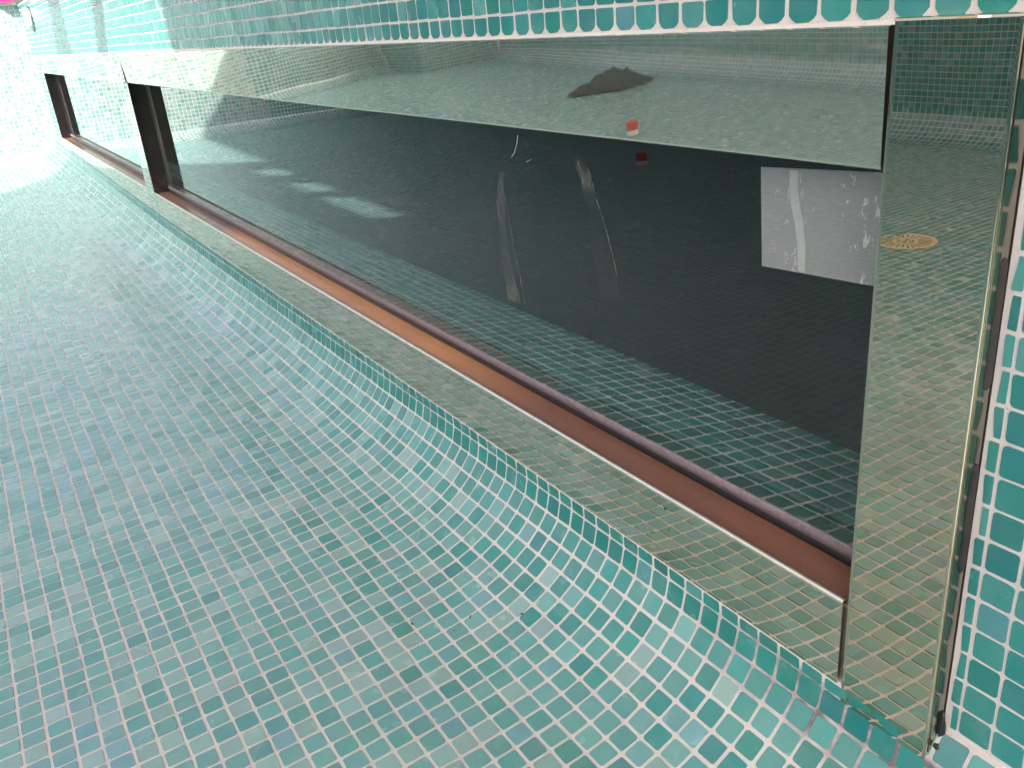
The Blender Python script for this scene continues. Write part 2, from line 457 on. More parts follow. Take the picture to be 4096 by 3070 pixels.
# first line: where the cove meets the steel band (or the tiled wall right of the post)
ztop = np.interp(xs, [0.7, 1.35, 2.5, 6.2, 12], [-1.099, -1.092, -1.083, -1.064, -1.000])
FL[:, 0, 0] = FL[:, 1, 0]; FL[:, 0, 1] = np.where(xs < 0.57, -1.030, -0.9990); FL[:, 0, 2] = np.where(xs < 0.57, -1.080, ztop)
YFAR = prof_at(rows[-1])[0]
floor = link('pool_floor', None, None, None, kind='structure')
floor.location = W((6, 0, -1.37))
floor['label'] = 'empty pool floor of small sea green and pale glass mosaic tiles curving up to the steel band'
bpy.context.view_layer.update()
GB = FL.copy(); GB[:, 0, 2] -= 0.0; GB = np.concatenate([GB[:, :1] + np.array([0, -0.05, 0.0]), GB], 1)
grid_mesh('grout_bed', GB, floor, MG)
C = cells(FL); nx, ny = C.shape[:2]
cx = C[..., 0, 0]; cyy = C[..., 0, 1]
Cf = C.reshape(-1, 4, 3)
V = tile_verts(Cf)
# first, cut row has less room
tint = pick_tint(nx * ny, (0.9, 2.6, 4.2, 2.2, 0.5, 0.0)).reshape(nx, ny, 3)
steep = pick_tint(nx * ny, (5.0, 3.4, 0.6, 0.1, 0.05, 0.8)).reshape(nx, ny, 3)
wst = np.clip(1.25 - np.arange(ny) / 6.5, 0, 1)[None, :]
tint = np.where((RNG.random((nx, ny)) < wst)[..., None], steep, tint)
blue = NZ(cx, cyy, 2.1, 20.0) > 0.22
tb = pick_tint(nx * ny, (0, 0.8, 1.6, 0.8, 3, 0.0)).reshape(nx, ny, 3)
tint = np.where((blue & (RNG.random((nx, ny)) < 0.7) & (np.arange(ny) > 5)[None])[..., None], tb, tint)
lay_tiles(floor, Cf, V, tint.reshape(-1, 3))
# the rest of the floor, seen only as a reflection
def flat(name, P, parent, mat, **pr):
    return pmesh(name, [W(p) for p in P], [tuple(range(len(P)))], parent, mat, **pr)
zf = -1.37
YO = 4.9                                    # opposite wall
def cheap_tiles(C, g=0.075):
    """plain bevelled squares for tiles that only show in reflections"""
    C = W(C.reshape(-1, 3)).reshape(C.shape); N = len(C)
    nrm = np.cross(C[:, 1] - C[:, 0], C[:, 3] - C[:, 0]); nrm /= np.linalg.norm(nrm, axis=1, keepdims=True)
    out = []
    for gg, h in ((g, -0.0008), (g + 0.02, 0.0007)):
        for u, v in ((gg, gg), (1 - gg, gg), (1 - gg, 1 - gg), (gg, 1 - gg)):
            out.append((1 - u) * (1 - v) * C[:, 0] + u * (1 - v) * C[:, 1] + u * v * C[:, 2] + (1 - u) * v * C[:, 3] + nrm * h)
    return np.stack(out, 1)
QF = [(4, 5, 6, 7)] + [(i, (i + 1) % 4, 4 + (i + 1) % 4, 4 + i) for i in range(4)]
def cheap_field(parent, C, weights, name='smaller_tiles'):
    V = cheap_tiles(C); N = len(V); me = bpy.data.meshes.new(name)
    V = V - np.array(parent.location)
    me.vertices.add(N * 8); me.vertices.foreach_set('co', V.reshape(-1))
    li = np.array(sum([list(f) for f in QF], [])); me.loops.add(N * 20); me.polygons.add(N * 5)
    me.loops.foreach_set('vertex_index', (li[None] + 8 * np.arange(N)[:, None]).reshape(-1).astype(np.int32))
    me.polygons.foreach_set('loop_start', (np.arange(N * 5) * 4).astype(np.int32)); me.update(calc_edges=True)
    at = me.attributes.new('tint', 'FLOAT_VECTOR', 'FACE')
    at.data.foreach_set('vector', np.repeat(pick_tint(N, weights), 5, axis=0).astype(np.float32).reshape(-1))
    me.materials.append(MT); me.shade_flat(); link(name, me, parent, None, kind='stuff')
def rect_cells(u, v, fn):
    A, B = np.meshgrid(u, v, indexing='ij'); return cells(fn(A, B)).reshape(-1, 4, 3)
WF = (0.9, 2.6, 4.2, 2.2, 0.5, 0.0); WW = (2.2, 3.4, 2.2, 0.7, 0.4, 1.5)
fz = lambda A: -1.37 + rise(A)
yb = np.arange(YFAR, YO, 0.0500)
cheap_field(floor, rect_cells(xs, yb, lambda A, B: np.stack([A, B, fz(A)], -1)), WF)
xb = np.arange(X0 - 80 * 0.05, X0 + 0.001, 0.05)
cheap_field(floor, rect_cells(xb, np.arange(-0.75, YO, 0.05), lambda A, B: np.stack([A, B, fz(A)], -1)), WF)
gx = np.array([X0, 1.0, 6.2, 12.2]); gy = np.array([YFAR - 0.01, YO])
grid_mesh('far_grout_bed', np.array([[(x, y, fz(x)) for y in gy] for x in gx]), floor, MG)
grid_mesh('near_grout_bed', np.array([[(x, y, zf) for y in (-0.75, YO)] for x in (-4, X0)]), floor, MG)

# ---- end wall with cove
RC_E = 0.33
XE = 12.5
sv = np.arange(0, 1.63, 0.0502)
pe = [(XE, 0.5 - s) for s in sv]
na = 11
pe += [(XE - RC_E + RC_E * math.cos(math.radians(t)), -1.13 - 0.118 * math.sin(math.radians(t))) for t in np.linspace(8, 90, na)]
pe = np.array(pe)
ye = np.arange(-1.0345, 1.6, 0.0502)
EW = np.zeros((len(ye), len(pe), 3)); EW[..., 0] = pe[None, :, 0]; EW[..., 1] = ye[:, None]; EW[..., 2] = pe[None, :, 1]
EW[..., 1] += 0.004 * NZ(EW[..., 1], EW[..., 2], 3, 30.0); EW[1:, :, 1] += 0
EW = EW[:, ::-1]
ew = thing('end_wall', W((XE, 0.3, zf)), 'sunlit mosaic end wall across the far end of the pool, top left', 'pool wall')
grid_mesh('grout_bed', EW[::-1], ew, MG)
C = cells(EW[::-1]).reshape(-1, 4, 3)
# orientation: want normal facing -x
nn = np.cross(C[:, 1] - C[:, 0], C[:, 3] - C[:, 0])
if nn[:, 0].mean() > 0: C = C[:, [1, 0, 3, 2]]
V = tile_verts(C, lift=0.0007)
lay_tiles(ew, C, V, pick_tint(len(C), (0.4, 1.0, 2.5, 5.0, 0.5, 0.1)))
def sheet(parent, u, v, fn, toward, weights=WW):
    """tiled plane seen only in reflections; toward = a point on the pool side"""
    C = rect_cells(u, v, fn)
    nn = np.cross(C[:, 1] - C[:, 0], C[:, 3] - C[:, 0])
    if (nn[0] @ (np.array(toward) - C[0, 0])) < 0: C = C[:, [1, 0, 3, 2]]
    cheap_field(parent, C, weights)
ey = np.arange(ye[-1], YO, 0.0502)
PEb = pe[::-1]
A_ = np.zeros((len(ey), len(PEb), 3)); A_[..., 0] = PEb[None, :, 0]; A_[..., 1] = ey[:, None]; A_[..., 2] = PEb[None, :, 1]
Ce = cells(A_).reshape(-1, 4, 3); n_ = np.cross(Ce[:, 1] - Ce[:, 0], Ce[:, 3] - Ce[:, 0])
if n_[:, 0].mean() > 0: Ce = Ce[:, [1, 0, 3, 2]]
cheap_field(ew, Ce, WW)
grid_mesh('far_grout_bed', A_, ew, MG)
box('wall_core', (XE + 0.004, -1.6, zf - 0.2), (XE + 0.6, YO + 0.5, 0.5), ew, MG)
box('coping', (XE - 0.03, -1.02, 0.501), (XE + 0.7, YO + 0.5, 0.53), ew, DECK)

# ---- window wall
ww = thing('window_wall', W((6, -1.0345, zf)), 'deep teal mosaic pool wall above and to the right of the steel framed window', 'pool wall')
YW = -1.0345
boxes('wall_core', [((-4, YW - 0.0005, -0.2), (XE + 0.1, -1.13, 0.5)), ((-4, YW - 0.0005, -1.5), (XE + 0.1, -1.13, -0.945)),
                    ((-4, YW - 0.0005, -0.945), (0.715, -1.13, -0.2)), ((6.22, YW - 0.0005, -0.945), (6.45, -1.13, -0.2)), ((11.29, YW - 0.0005, -0.945), (XE + 0.1, -1.13, -0.2))], ww, MG)
# upper field
xl = np.arange(0.7015 - 20 * 0.0553, XE, 0.0553)
zl = [-0.060, -0.0175] + [0.0335 + 0.0508 * k for k in range(10)]
UP = np.zeros((len(xl), len(zl), 3)); UP[..., 0] = xl[:, None]; UP[..., 1] = YW; UP[..., 2] = np.array(zl)[None]
UP[..., 0] += 0.0020 * NZ(UP[..., 0], UP[..., 2], 9, 40.0)
UP[..., 2] += 0.0040 * NZ(UP[..., 0], UP[..., 2], 2.5, 41.0) * np.array([0.4] + [1] * (len(zl) - 1))[None]
CU = cells(UP)
def face_pool(C):
    nn = np.cross(C[:, 1] - C[:, 0], C[:, 3] - C[:, 0])
    return C[:, [1, 0, 3, 2]] if nn[:, 1].mean() < 0 else C
rowb = face_pool(CU[:, 0].copy()); rest = face_pool(CU[:, 1:].reshape(-1, 4, 3).copy())
g = 0.055
shield = np.array([(0.30, 0.03), (0.70, 0.05), (0.84, 0.15), (0.93, 0.28), (0.945, 0.86), (0.93, 0.93), (0.86, 0.95), (0.14, 0.95), (0.07, 0.93), (0.055, 0.86), (0.07, 0.28), (0.16, 0.14)])
Vb = tile_verts(rowb, shape=shield, jit=0.02); Vr = tile_verts(rest, g=0.047)
# lower field right of the post, and at the far end past the far window
def lower(xa):
    zl2 = [-0.7246 + 0.0500 * k for k in range(-7, 13)]
    P = np.zeros((len(xa), len(zl2), 3)); P[..., 0] = np.array(xa)[:, None]; P[..., 1] = YW; P[..., 2] = np.array(zl2)[None]
    P[..., 0] += 0.0022 * NZ(P[..., 0], P[..., 2], 8, 50.0); P[..., 2] += 0.0022 * NZ(P[..., 0], P[..., 2], 6, 51.0)
    return face_pool(cells(P).reshape(-1, 4, 3))
Cl = np.concatenate([lower([0.541 - 0.0502 * k for k in range(20)][::-1]), lower([11.56 + 0.0502 * k for k in range(16)])])
Vl = tile_verts(Cl, g=0.043)
# ragged cut tiles beside the post
zc = [-0.7246 + 0.0500 * k for k in range(-7, 13)]
cut = face_pool(np.array([[(0.541, YW, zc[k]), (0.5570, YW, zc[k]), (0.5570, YW, zc[k + 1]), (0.541, YW, zc[k + 1])] for k in range(len(zc) - 1)]))
sh = []
for k in range(len(cut)):
    q = ring_params(0.09, 0.07)
    q[:, 0] = (q[:, 0] - 0.5) * 0.86 + 0.5
    w = RNG.uniform(-0.16, 0.16, 3)
    q[9, 0] += w[0]; q[8, 0] += w[0]; q[10, 0] += w[1]; q[11, 0] += w[1]; q[0, 0] += w[1] * 0.5; q[7, 0] += w[0] * 0.5
    q[:, 1] = (q[:, 1] - 0.5) * 1.08 + 0.5
    sh.append(q)
Vc = tile_verts(cut, shape=np.array(sh), jit=0.0)
Call = np.concatenate([rowb, rest, Cl, cut]); Vall = np.concatenate([Vb, Vr, Vl, Vc])
tw = pick_tint(len(Call), (3.6, 3.4, 0.8, 0.12, 0.15, 4.0))
lay_tiles(ww, Call, Vall, tw)
extrude('grout_edge', [(YW, -0.066), (YW + 0.003, -0.066), (YW + 0.002, -0.060), (YW, -0.058)], -0.4, 11.5, 'x', ww, MG, 1)
box('dirt_stain', (0.30, YW + 0.0022, -0.0665), (0.648, YW, -0.0560), ww, GROUT_DIRT)

LIPM = mat_simple('brushed_steel_lip', (0.90, 0.82, 0.70), 0.38, 1.0)
# ------------------------------------------------------------------ steel window surrounds
TILT = 0.0
def window(x0, x1, xh1, first, label):
    """x0..x1 opening, header runs to xh1"""
    root = thing('viewing_window', W(((x0 + x1) / 2, -1.0, -1.05)), label, 'window', 'steel framed windows in the pool wall')
    zb, zt = -0.241, -0.083
    top = -1.0 + 0.0; bot = top - TILT * (zt - zb)
    r = 0.0035
    prof = [(-1.034, -0.0645), (-1.0030, -0.0635), (-0.9992, -0.0650), (top, -0.088)] + [(bot, zb + r)] + arc((bot - r, zb + r), r, 0, -90)[1:] + [(-1.118, zb + 0.0001), (-1.118, -0.215), (-1.034, -0.215)]
    nseg = 60
    def wob(x, y, z):
        e = math.tan(math.radians(float(np.interp(x, [1.2, 2.4], [1.8, 3.0]))))
        if y > -1.02 and z < -0.09: y -= e * (-0.088 - z)
        return x, y + (0.0009 * math.sin(x * 2.1 + 1) + 0.0006 * math.sin(x * 5.3)) * (1 if y > -1.02 else 0), z + 0.0012 * math.sin(x * 1.3 + 0.5) * (1 if z < -0.2 else 0)
    extrude('header_panel', prof, x0 + 0.010, xh1, 'x', root, STEEL_H, nseg, warp=wob)
    # sill: polished band below, bright lip, channel with painted brown reflection behind it
    band = [(-1.0012, -1.16), (-1.0, -1.16), (-1.0, -0.934)] + arc((-1.0045, -0.9335), 0.0045, 0, 90, 6)[1:] + [(-1.0065, -0.9295), (-1.0072, -0.934), (-1.0072, -1.16)]
    extrude('sill_lip', arc((-1.0042, -0.9325), 0.0062, -5, 185, 10), x0 + 0.012 if first else x0, x1, 'x', root, LIPM, 1)
    extrude('sill_band', band[1:], x0 + 0.012 if first else x0, x1 + 0.05, 'x', root, STEEL_S, 40)
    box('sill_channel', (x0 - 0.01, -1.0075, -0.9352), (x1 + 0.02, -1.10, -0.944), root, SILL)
    xr = x1
    # gasket and sealant bead along the bottom of the glass
    N = 160; V = []; F = []
    def bead(name, yo, yi, z0, z1, mat, amp, seed):
        V = []; F = []
        for i in range(N + 1):
            x = x0 + (xr - x0) * i / N
            a1 = amp * nz(x, 0, 9, seed); a2 = amp * nz(x, 0, 23, seed + 1) + 0.5 * amp * nz(x, 3, 60, seed + 2)
            sec = [(yi, z0), (yo + a1 * 0.5, z0 + a1 * 0.3), (yo + a1, (z0 + z1) / 2), (yo - 0.001 + a2 * 0.5, z1 - 0.002 + a2), (yi, z1 + a2)]
            V += [W((x, p, q)) for p, q in sec]
        for i in range(N):
            for j in range(4):
                F.append((i * 5 + j, i * 5 + j + 1, (i + 1) * 5 + j + 1, (i + 1) * 5 + j))
        F.append((0, 1, 2, 3, 4)); F.append(tuple(N * 5 + j for j in (4, 3, 2, 1, 0)))
        return pmesh(name, V, F, root, mat, True)
    bead('rubber_gasket', -1.0925, -1.0955, -0.9365, -0.9190, RUBBER, 0.0004, 3)
    bead('sealant_bead', -1.0915, -1.0955, -0.9185, -0.8975, SEAL, 0.0011, 7)
    box('glass_pane', (x0 - 0.005, -1.096, -0.934), (x1 + 0.012, -1.0975, -0.225), root, GLASS)
    # reveal at the far side of the opening
    box('reveal_panel', (x1, -1.0005, -0.9352), (x1 + 0.015, -1.093, -0.2415), root, STEEL_D)
    box('reveal_seal', (x1 + 0.001, -1.0925, -0.934), (x1 + 0.02, -1.0958, -0.2415), root, RUBBER)
    return root
w1 = window(0.722, 6.19, 6.240, True, 'long near window in a polished steel surround, sill channel with a painted brown reflection along its foot')
w2 = window(6.46, 11.26, 11.50, False, 'far window in sunlight at the left, beyond the narrow steel post')
# near post
PR = 0.0022
pp_ = [(0.724, YW), (0.724, -0.9985 - 0.003)] + [(0.7235, -0.9992), (0.7205, -0.9985)] + [(0.566 + PR, -0.9985)] + arc((0.566 + PR, -0.9985 - PR), PR, 90, 180, 6)[1:] + [(0.566, YW + 0.0006), (0.575, YW)]
near_post = thing('steel_post', W((0.645, -1.0, -1.10)), 'wide polished steel post at the right end of the near window', 'steel post')
extrude('post_casing', pp_, -0.0575, -1.16, 'z', near_post, STEEL_P, 30)
extrude('top_lip', [(YW, -0.0575), (YW, -0.0555), (-1.0015, -0.0550), (-0.9980, -0.0565), (-0.9978, -0.0590), (-1.0, -0.0590)], 0.5655, 0.7245, 'x', near_post, STEEL_S, 1)
# dark reflections in the side of the post, built as raised capsules
def dark_reflection(name, z0, z1, yc, w, mat):
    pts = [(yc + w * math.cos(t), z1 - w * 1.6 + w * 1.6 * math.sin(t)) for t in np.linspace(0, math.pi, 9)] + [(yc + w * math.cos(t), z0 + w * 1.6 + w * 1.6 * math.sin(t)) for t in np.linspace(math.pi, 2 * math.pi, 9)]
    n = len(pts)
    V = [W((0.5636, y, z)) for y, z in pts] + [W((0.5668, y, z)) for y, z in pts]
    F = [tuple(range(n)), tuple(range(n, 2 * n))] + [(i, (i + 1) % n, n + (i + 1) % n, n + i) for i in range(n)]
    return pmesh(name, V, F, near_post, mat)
dark_reflection('reflection_patch', -0.787, -0.612, -1.0235, 0.0088, RUBBER)
dark_reflection('reflection_patch', -0.505, -0.330, -1.0235, 0.0082, mat_simple('dark_brown_reflection', (0.030, 0.024, 0.022), 0.4))
box('side_seal', (0.5662, YW + 0.0016, -1.13), (0.5632, YW, -0.06), near_post, RUBBER)
# middle and far posts
mid = thing('steel_post', W((6.33, -1.0, -1.07)), 'narrow polished steel post between the near window and the far window', 'steel post')
extrude('post_casing', [(6.190, YW), (6.190, -1.001), (6.192, -0.999), (6.452, -0.999), (6.455, -1.001), (6.455, YW)], -0.2405, -1.16, 'z', mid, STEEL_S, 10)
extrude('post_head', [(6.2445, YW), (6.2445, -1.001), (6.2465, -0.999), (6.462, -0.999), (6.465, -1.001), (6.465, YW)], -0.066, -0.2400, 'z', mid, STEEL_S, 4)
SIDE = mat_steel('dull_steel_side', (0.30, 0.29, 0.24), 0.12, 0.05)
box('side_return', (0.5644, -1.0045, -1.12), (0.5658, YW + 0.0025, -0.060), near_post, SIDE)
box('joint_seal', (0.7222, YW + 0.004, -0.2405), (0.7345, YW - 0.0003, -0.0640), near_post, RUBBER)
def blob(name, c, rx, ry, rz_, seed, parent, mat):
    V = []; F = []; n_, m_ = 10, 7
    for i in range(m_ + 1):
        t = math.pi * i / m_
        for j in range(n_):
            p_ = 2 * math.pi * j / n_; k_ = 1 + 0.5 * mnoise.noise(Vector((math.sin(t) * math.cos(p_) * 2, math.sin(t) * math.sin(p_) * 2, math.cos(t) * 2 + seed)))
            V.append(W((c[0] + rx * k_ * math.sin(t) * math.cos(p_), c[1] + ry * k_ * math.sin(t) * math.sin(p_), c[2] + rz_ * k_ * math.cos(t))))
    for i in range(m_):
        for j in range(n_):
            F.append((i * n_ + j, i * n_ + (j + 1) % n_, (i + 1) * n_ + (j + 1) % n_, (i + 1) * n_ + j))
    return pmesh(name, V, F, parent, mat, True)
blob('grime_lump', (0.5625, -1.0275, -1.075), 0.0065, 0.006, 0.030, 3, near_post, RUBBER)
blob('grime_lump', (0.5600, -1.0200, -1.106), 0.013, 0.010, 0.008, 8, near_post, RUBBER)
fp = thing('steel_post', W((11.4, -1.0, -1.07)), 'thin bright steel post closing the far window beside the end wall', 'steel post')
extrude('post_casing', [(11.276, YW), (11.276, -1.001), (11.278, -0.999), (11.51, -0.999), (11.512, -1.001), (11.512, YW)], -0.2425, -1.16, 'z', fp, STEEL_S, 10)

# ---- tiled ledge of the room behind the glass, falling gently away from the pane
def led(y): return -0.936 + 0.183 * (y + 1.28)
le = thing('tiled_ledge', W((6, -1.3, -1.2)), 'teal mosaic ledge sloping away behind the foot of the window glass', 'ledge')
lx_ = 1.3543 + np.arange(-14, 210) * PITCH; ly_ = -1.102 - np.arange(0, 9) * 0.0482
LP = np.zeros((len(lx_), len(ly_), 3)); LP[..., 0] = lx_[:, None]; LP[..., 1] = ly_[None]; LP[..., 2] = led(LP[..., 1])
LP[..., 0] += 0.0016 * NZ(LP[..., 0], LP[..., 1], 6, 71.0); LP[..., 1] += 0.0016 * NZ(LP[..., 0], LP[..., 1], 5, 73.0)
LC = cells(LP).reshape(-1, 4, 3); nn = np.cross(LC[:, 1] - LC[:, 0], LC[:, 3] - LC[:, 0])
if nn[:, 2].mean() < 0: LC = LC[:, [1, 0, 3, 2]]
grid_mesh('grout_bed', LP, le, MG)
lay_tiles(le, LC, tile_verts(LC), pick_tint(len(LC), (3.4, 3.4, 1.2, 0.3, 0.2, 1.5)))
yb_ = float(ly_[-1]); xa_, xb_ = float(lx_[0]), float(lx_[-1])
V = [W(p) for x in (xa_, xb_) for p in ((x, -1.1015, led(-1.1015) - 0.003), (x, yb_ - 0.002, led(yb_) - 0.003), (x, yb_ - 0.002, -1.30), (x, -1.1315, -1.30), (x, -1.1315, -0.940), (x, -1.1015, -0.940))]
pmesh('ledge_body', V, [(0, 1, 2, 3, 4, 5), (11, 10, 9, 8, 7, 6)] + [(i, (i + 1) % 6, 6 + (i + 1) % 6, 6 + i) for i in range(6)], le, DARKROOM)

# ---- notice sheet behind the glass
nt = thing('notice_sheet', W((0.92, -1.1145, -0.445)), 'plain grey sheet with white specks stuck behind the glass at its right end', 'sheet')
V = [(1.030, -1.1042, -0.280), (0.735, -1.1042, -0.262), (0.735, -1.1042, -0.432), (1.022, -1.1042, -0.447)]
V = [W(p) for p in V] + [W((p[0], -1.1055, p[2])) for p in V]
pmesh('sheet', V, [(0, 1, 2, 3), (7, 6, 5, 4), (0, 4, 5, 1), (1, 5, 6, 2), (2, 6, 7, 3), (3, 7, 4, 0)], nt, NOTICE)
# pale glue band on the sheet
def band_strip(name, pts, y, parent, mat, dens=None):
    """pts: list of (xleft, xright, z)"""
    V = []; D = []
    for i, (a_, b_, z) in enumerate(pts):
        V += [W((a_, y, z)), W((b_, y, z))]; D += [1.0 if dens is None else dens[i]] * 2
    F = [(2 * i, 2 * i + 1, 2 * i + 3, 2 * i + 2) for i in range(len(pts) - 1)]
    o = pmesh(name, V, F, parent, mat)
    at = o.data.attributes.new('dens', 'FLOAT', 'POINT'); at.data.foreach_set('value', D)
    return o
band_strip('glue_band', [(0.9685, 0.952, -0.279), (0.968, 0.951, -0.310), (0.963, 0.945, -0.335), (0.955, 0.937, -0.360), (0.947, 0.931, -0.395), (0.944, 0.929, -0.440)], -1.1036, nt, mat_simple('pale_glue', (0.40, 0.40, 0.41), 0.6))

# ---- tape residue on the window glass
def residue(label, pts, dens, lines):
    r_ = thing('tape_residue', W((pts[-1][0], -1.0957, pts[-1][2])), label, 'tape mark', 'dried tape marks on the glass')
    yy_ = -1.09575
    band_strip('glue_film', pts, yy_, r_, RESID, dens)
    for L in lines:
        p = [(x + 0.0012, x - 0.0012, z) for x, z in L]
        band_strip('paint_line', p, yy_ + 0.0002, r_, RESID, [0.9] * len(p))
    return r_
residue('left streak of dried white tape glue on the near window, hooked at its top',
        [(1.815, 1.835, -0.345), (1.852, 1.822, -0.365), (1.876, 1.845, -0.40), (1.884, 1.850, -0.43), (1.888, 1.850, -0.46), (1.888, 1.860, -0.50), (1.888, 1.855, -0.56), (1.887, 1.840, -0.62), (1.884, 1.825, -0.66), (1.880, 1.815, -0.70)],
        [0.05, 0.12, 0.2, 0.42, 0.55, 0.3, 0.14, 0.3, 0.45, 0.5],
        [[(1.862, -0.37), (1.852, -0.41), (1.841, -0.455), (1.831, -0.52), (1.820, -0.58), (1.809, -0.62), (1.795, -0.70)], [(1.895, -0.385), (1.8945, -0.42), (1.889, -0.45)]])
residue('right streak of dried tape glue on the near window, thin white line below it',
        [(1.555, 1.52, -0.30), (1.548, 1.505, -0.325), (1.530, 1.492, -0.345), (1.522, 1.489, -0.362), (1.52, 1.482, -0.38), (1.50, 1.46, -0.43), (1.49, 1.43, -0.52), (1.475, 1.40, -0.60)],
        [0.03, 0.15, 0.5, 0.6, 0.10, 0.05, 0.05, 0.14],
        [[(1.532, -0.315), (1.522, -0.345), (1.517, -0.362)], [(1.50, -0.325), (1.489, -0.345), (1.479, -0.374)], [(1.474, -0.388), (1.4495, -0.435), (1.43, -0.49), (1.4137, -0.540)]])
hair = thing('fibre_scratch', W((1.78, -1.0957, -0.33)), 'two fine white hairlines on the glass just under the steel header', 'scratch')
for L in ([(1.7642, -0.2768), (1.770, -0.295), (1.785, -0.318), (1.8006, -0.3304)], [(1.7365, -0.3361), (1.725, -0.331), (1.7124, -0.3274)]):
    band_strip('hairline', [(x + 0.0009, x - 0.0009, z) for x, z in L], -1.0955, hair, LINE)

# ---- dark room behind the glass
room = thing('dark_room', W((6, -3, zf)), 'unlit plant room seen dimly through the window glass', 'room')
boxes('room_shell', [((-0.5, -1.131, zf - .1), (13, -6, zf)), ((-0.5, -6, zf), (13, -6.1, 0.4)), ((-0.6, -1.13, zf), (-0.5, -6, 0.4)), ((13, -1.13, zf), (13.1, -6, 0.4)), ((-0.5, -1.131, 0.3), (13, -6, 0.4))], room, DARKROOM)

# ------------------------------------------------------------------ surroundings (reflected, and an added roof shading the near end)
opp = thing('opposite_wall', W((4, YO, zf)), 'mosaic wall on the side of the pool behind the camera', 'pool wall')
box('wall_core', (-4.5, YO + 0.003, zf - 0.2), (XE + 0.6, YO + 0.5, 0.5), opp, MG)
zw = np.arange(zf + 0.02, 0.5, 0.0502)
xo = np.arange(-4, XE, 0.0502)
na = 9
sheet(opp, xo, zw[5:], lambda A, B: np.stack([A, A * 0 + YO, B], -1), (4, 0, -0.5))
th = np.linspace(0, math.pi / 2, na)
cov = np.array([(YO - 0.26 + 0.26 * math.sin(t), -0.26 * math.cos(t) + 0.26) for t in th])
P = np.zeros((len(xo), na, 3)); P[..., 0] = xo[:, None]; P[..., 1] = cov[None, :, 0]; P[..., 2] = -1.37 + cov[None, :, 1] + rise(xo)[:, None]
Cc = cells(P).reshape(-1, 4, 3); nn = np.cross(Cc[:, 1] - Cc[:, 0], Cc[:, 3] - Cc[:, 0])
if nn[:, 2].mean() < 0: Cc = Cc[:, [1, 0, 3, 2]]
cheap_field(opp, Cc, WW); grid_mesh('cove_bed', P, opp, MG)
# tiled block standing out into the far corner of the pool
blk = thing('tiled_block', W((12, 4.2, zf)), 'square tiled block filling the far corner of the pool, mirrored in the header', 'pool step')
box('block_core', (11.603, 3.603, zf), (XE, YO, 0.40), blk, MG)
sheet(blk, np.arange(3.6, YO, 0.0502), zw, lambda A, B: np.stack([A * 0 + 11.6, A, B], -1), (0, 4, 0))
sheet(blk, np.arange(11.6, XE, 0.0502), zw, lambda A, B: np.stack([A, A * 0 + 3.6, B], -1), (12, 0, 0))
near = thing('near_wall', W((-4, 2, zf)), 'mosaic wall at the near end of the pool behind the camera', 'pool wall')
box('wall_core', (-4.5, -1.6, zf - 0.2), (-4.003, YO + 0.4, 0.5), near, MG)
sheet(near, np.arange(-1.03, YO, 0.0502), zw, lambda A, B: np.stack([A * 0 - 4, A, B], -1), (0, 2, 0))
for o_ in (ew, ww, opp, near): o_['kind'] = 'thing'
deck = boxes('deck', [((-40, YO + 0.5, 0.3), (60, 60, 0.5)), ((XE + 0.6, -60, 0.3), (60, YO + 0.5, 0.499)), ((-40, -60, 0.402), (XE + 0.6, -1.0345, 0.5005)), ((-40, -1.0345, 0.3), (-4.4, YO + 0.5, 0.4995))], None, DECK, kind='structure')
grd = box('ground', (-300, -300, -2.2), (300, 300, -2.0), None, DECK, kind='structure')

shade_blocker = thing('shade_blocker', W((2, 4, 0.5)), 'unseen flat roof added to shade the near end of the pool', 'shade_blocker')  # unseen, added to block and shape the sunlight
ZR = 5.0
def slab(name, pts, h=0.25, mat=PLASTER):
    n = len(pts)
    V = [W((x, y, ZR)) for x, y in pts] + [W((x, y, ZR + h)) for x, y in pts]
    F = [tuple(range(n))[::-1], tuple(range(n, 2 * n))] + [(i, (i + 1) % n, n + (i + 1) % n, n + i) for i in range(n)]
    return pmesh(name, V, F, shade_blocker, mat)
def to_roof(x, y, z):
    k = (ZR - z) / TOSUN.z
    return x + TOSUN.x * k, y + TOSUN.y * k
# openings shaped in the added roof to light the upper wall and far floor
ax, ay = to_roof(4.88, YW, 0.1)
fx, fy = to_roof(10.9, -1.04, -1.35)
dx, dy = SUN_H[0], SUN_H[1]
def on(px, py, y):         # point on the sun-parallel line through (px,py) at roof y
    return px + (y - py) / dy * dx, y
yl, yu = 2.6, to_roof(0, YW, -0.28)[1]
A0 = on(ax, ay, yl); A1 = on(ax, ay, yu); B1 = on(fx, fy, yu); B2 = on(fx, fy, 6.55)
slab('shade_panel', [(-12, -2.6), (3.0, -2.6), (3.0, 2.098), (-12, 2.098)])  # added overhead to darken the near end
slab('shade_panel', [(-6, 2.1), (A0[0] + 0.6, 2.1), A0, (-6, yl)])
slab('shade_panel', [(-6, yl), A0, A1, (-6, yu)])
Ba = on(fx, fy, 6.06); Bb = on(fx, fy, 6.32)
slab('shade_panel', [(-6, yu), A1, B1, Ba, (-6, 6.06)], 0.05)
for xa, xb in ((-6, 0.35), (1.45, 1.75), (2.35, 2.9)): slab('shade_board', [(xa, 6.061), (xb, 6.061), (xb - 0.02, 6.13), (xb - 0.16, 6.19), (xb - 0.14, 6.26), (xb - 0.32, 6.319), (xa - (0.15 if xa > -6 else 0), 6.319), (xa - (0.19 if xa > -6 else 0), 6.22), (xa - (0.04 if xa > -6 else 0), 6.14)], 0.05)  # gaps shaped to drop sun patches on the floor
slab('shade_board', [(3.4, 6.061), (Ba[0], 6.061), (Bb[0], 6.319), (3.15, 6.319)], 0.05)
slab('shade_panel', [(-6, 6.32), Bb, B2, (-6, 6.55)], 0.05)
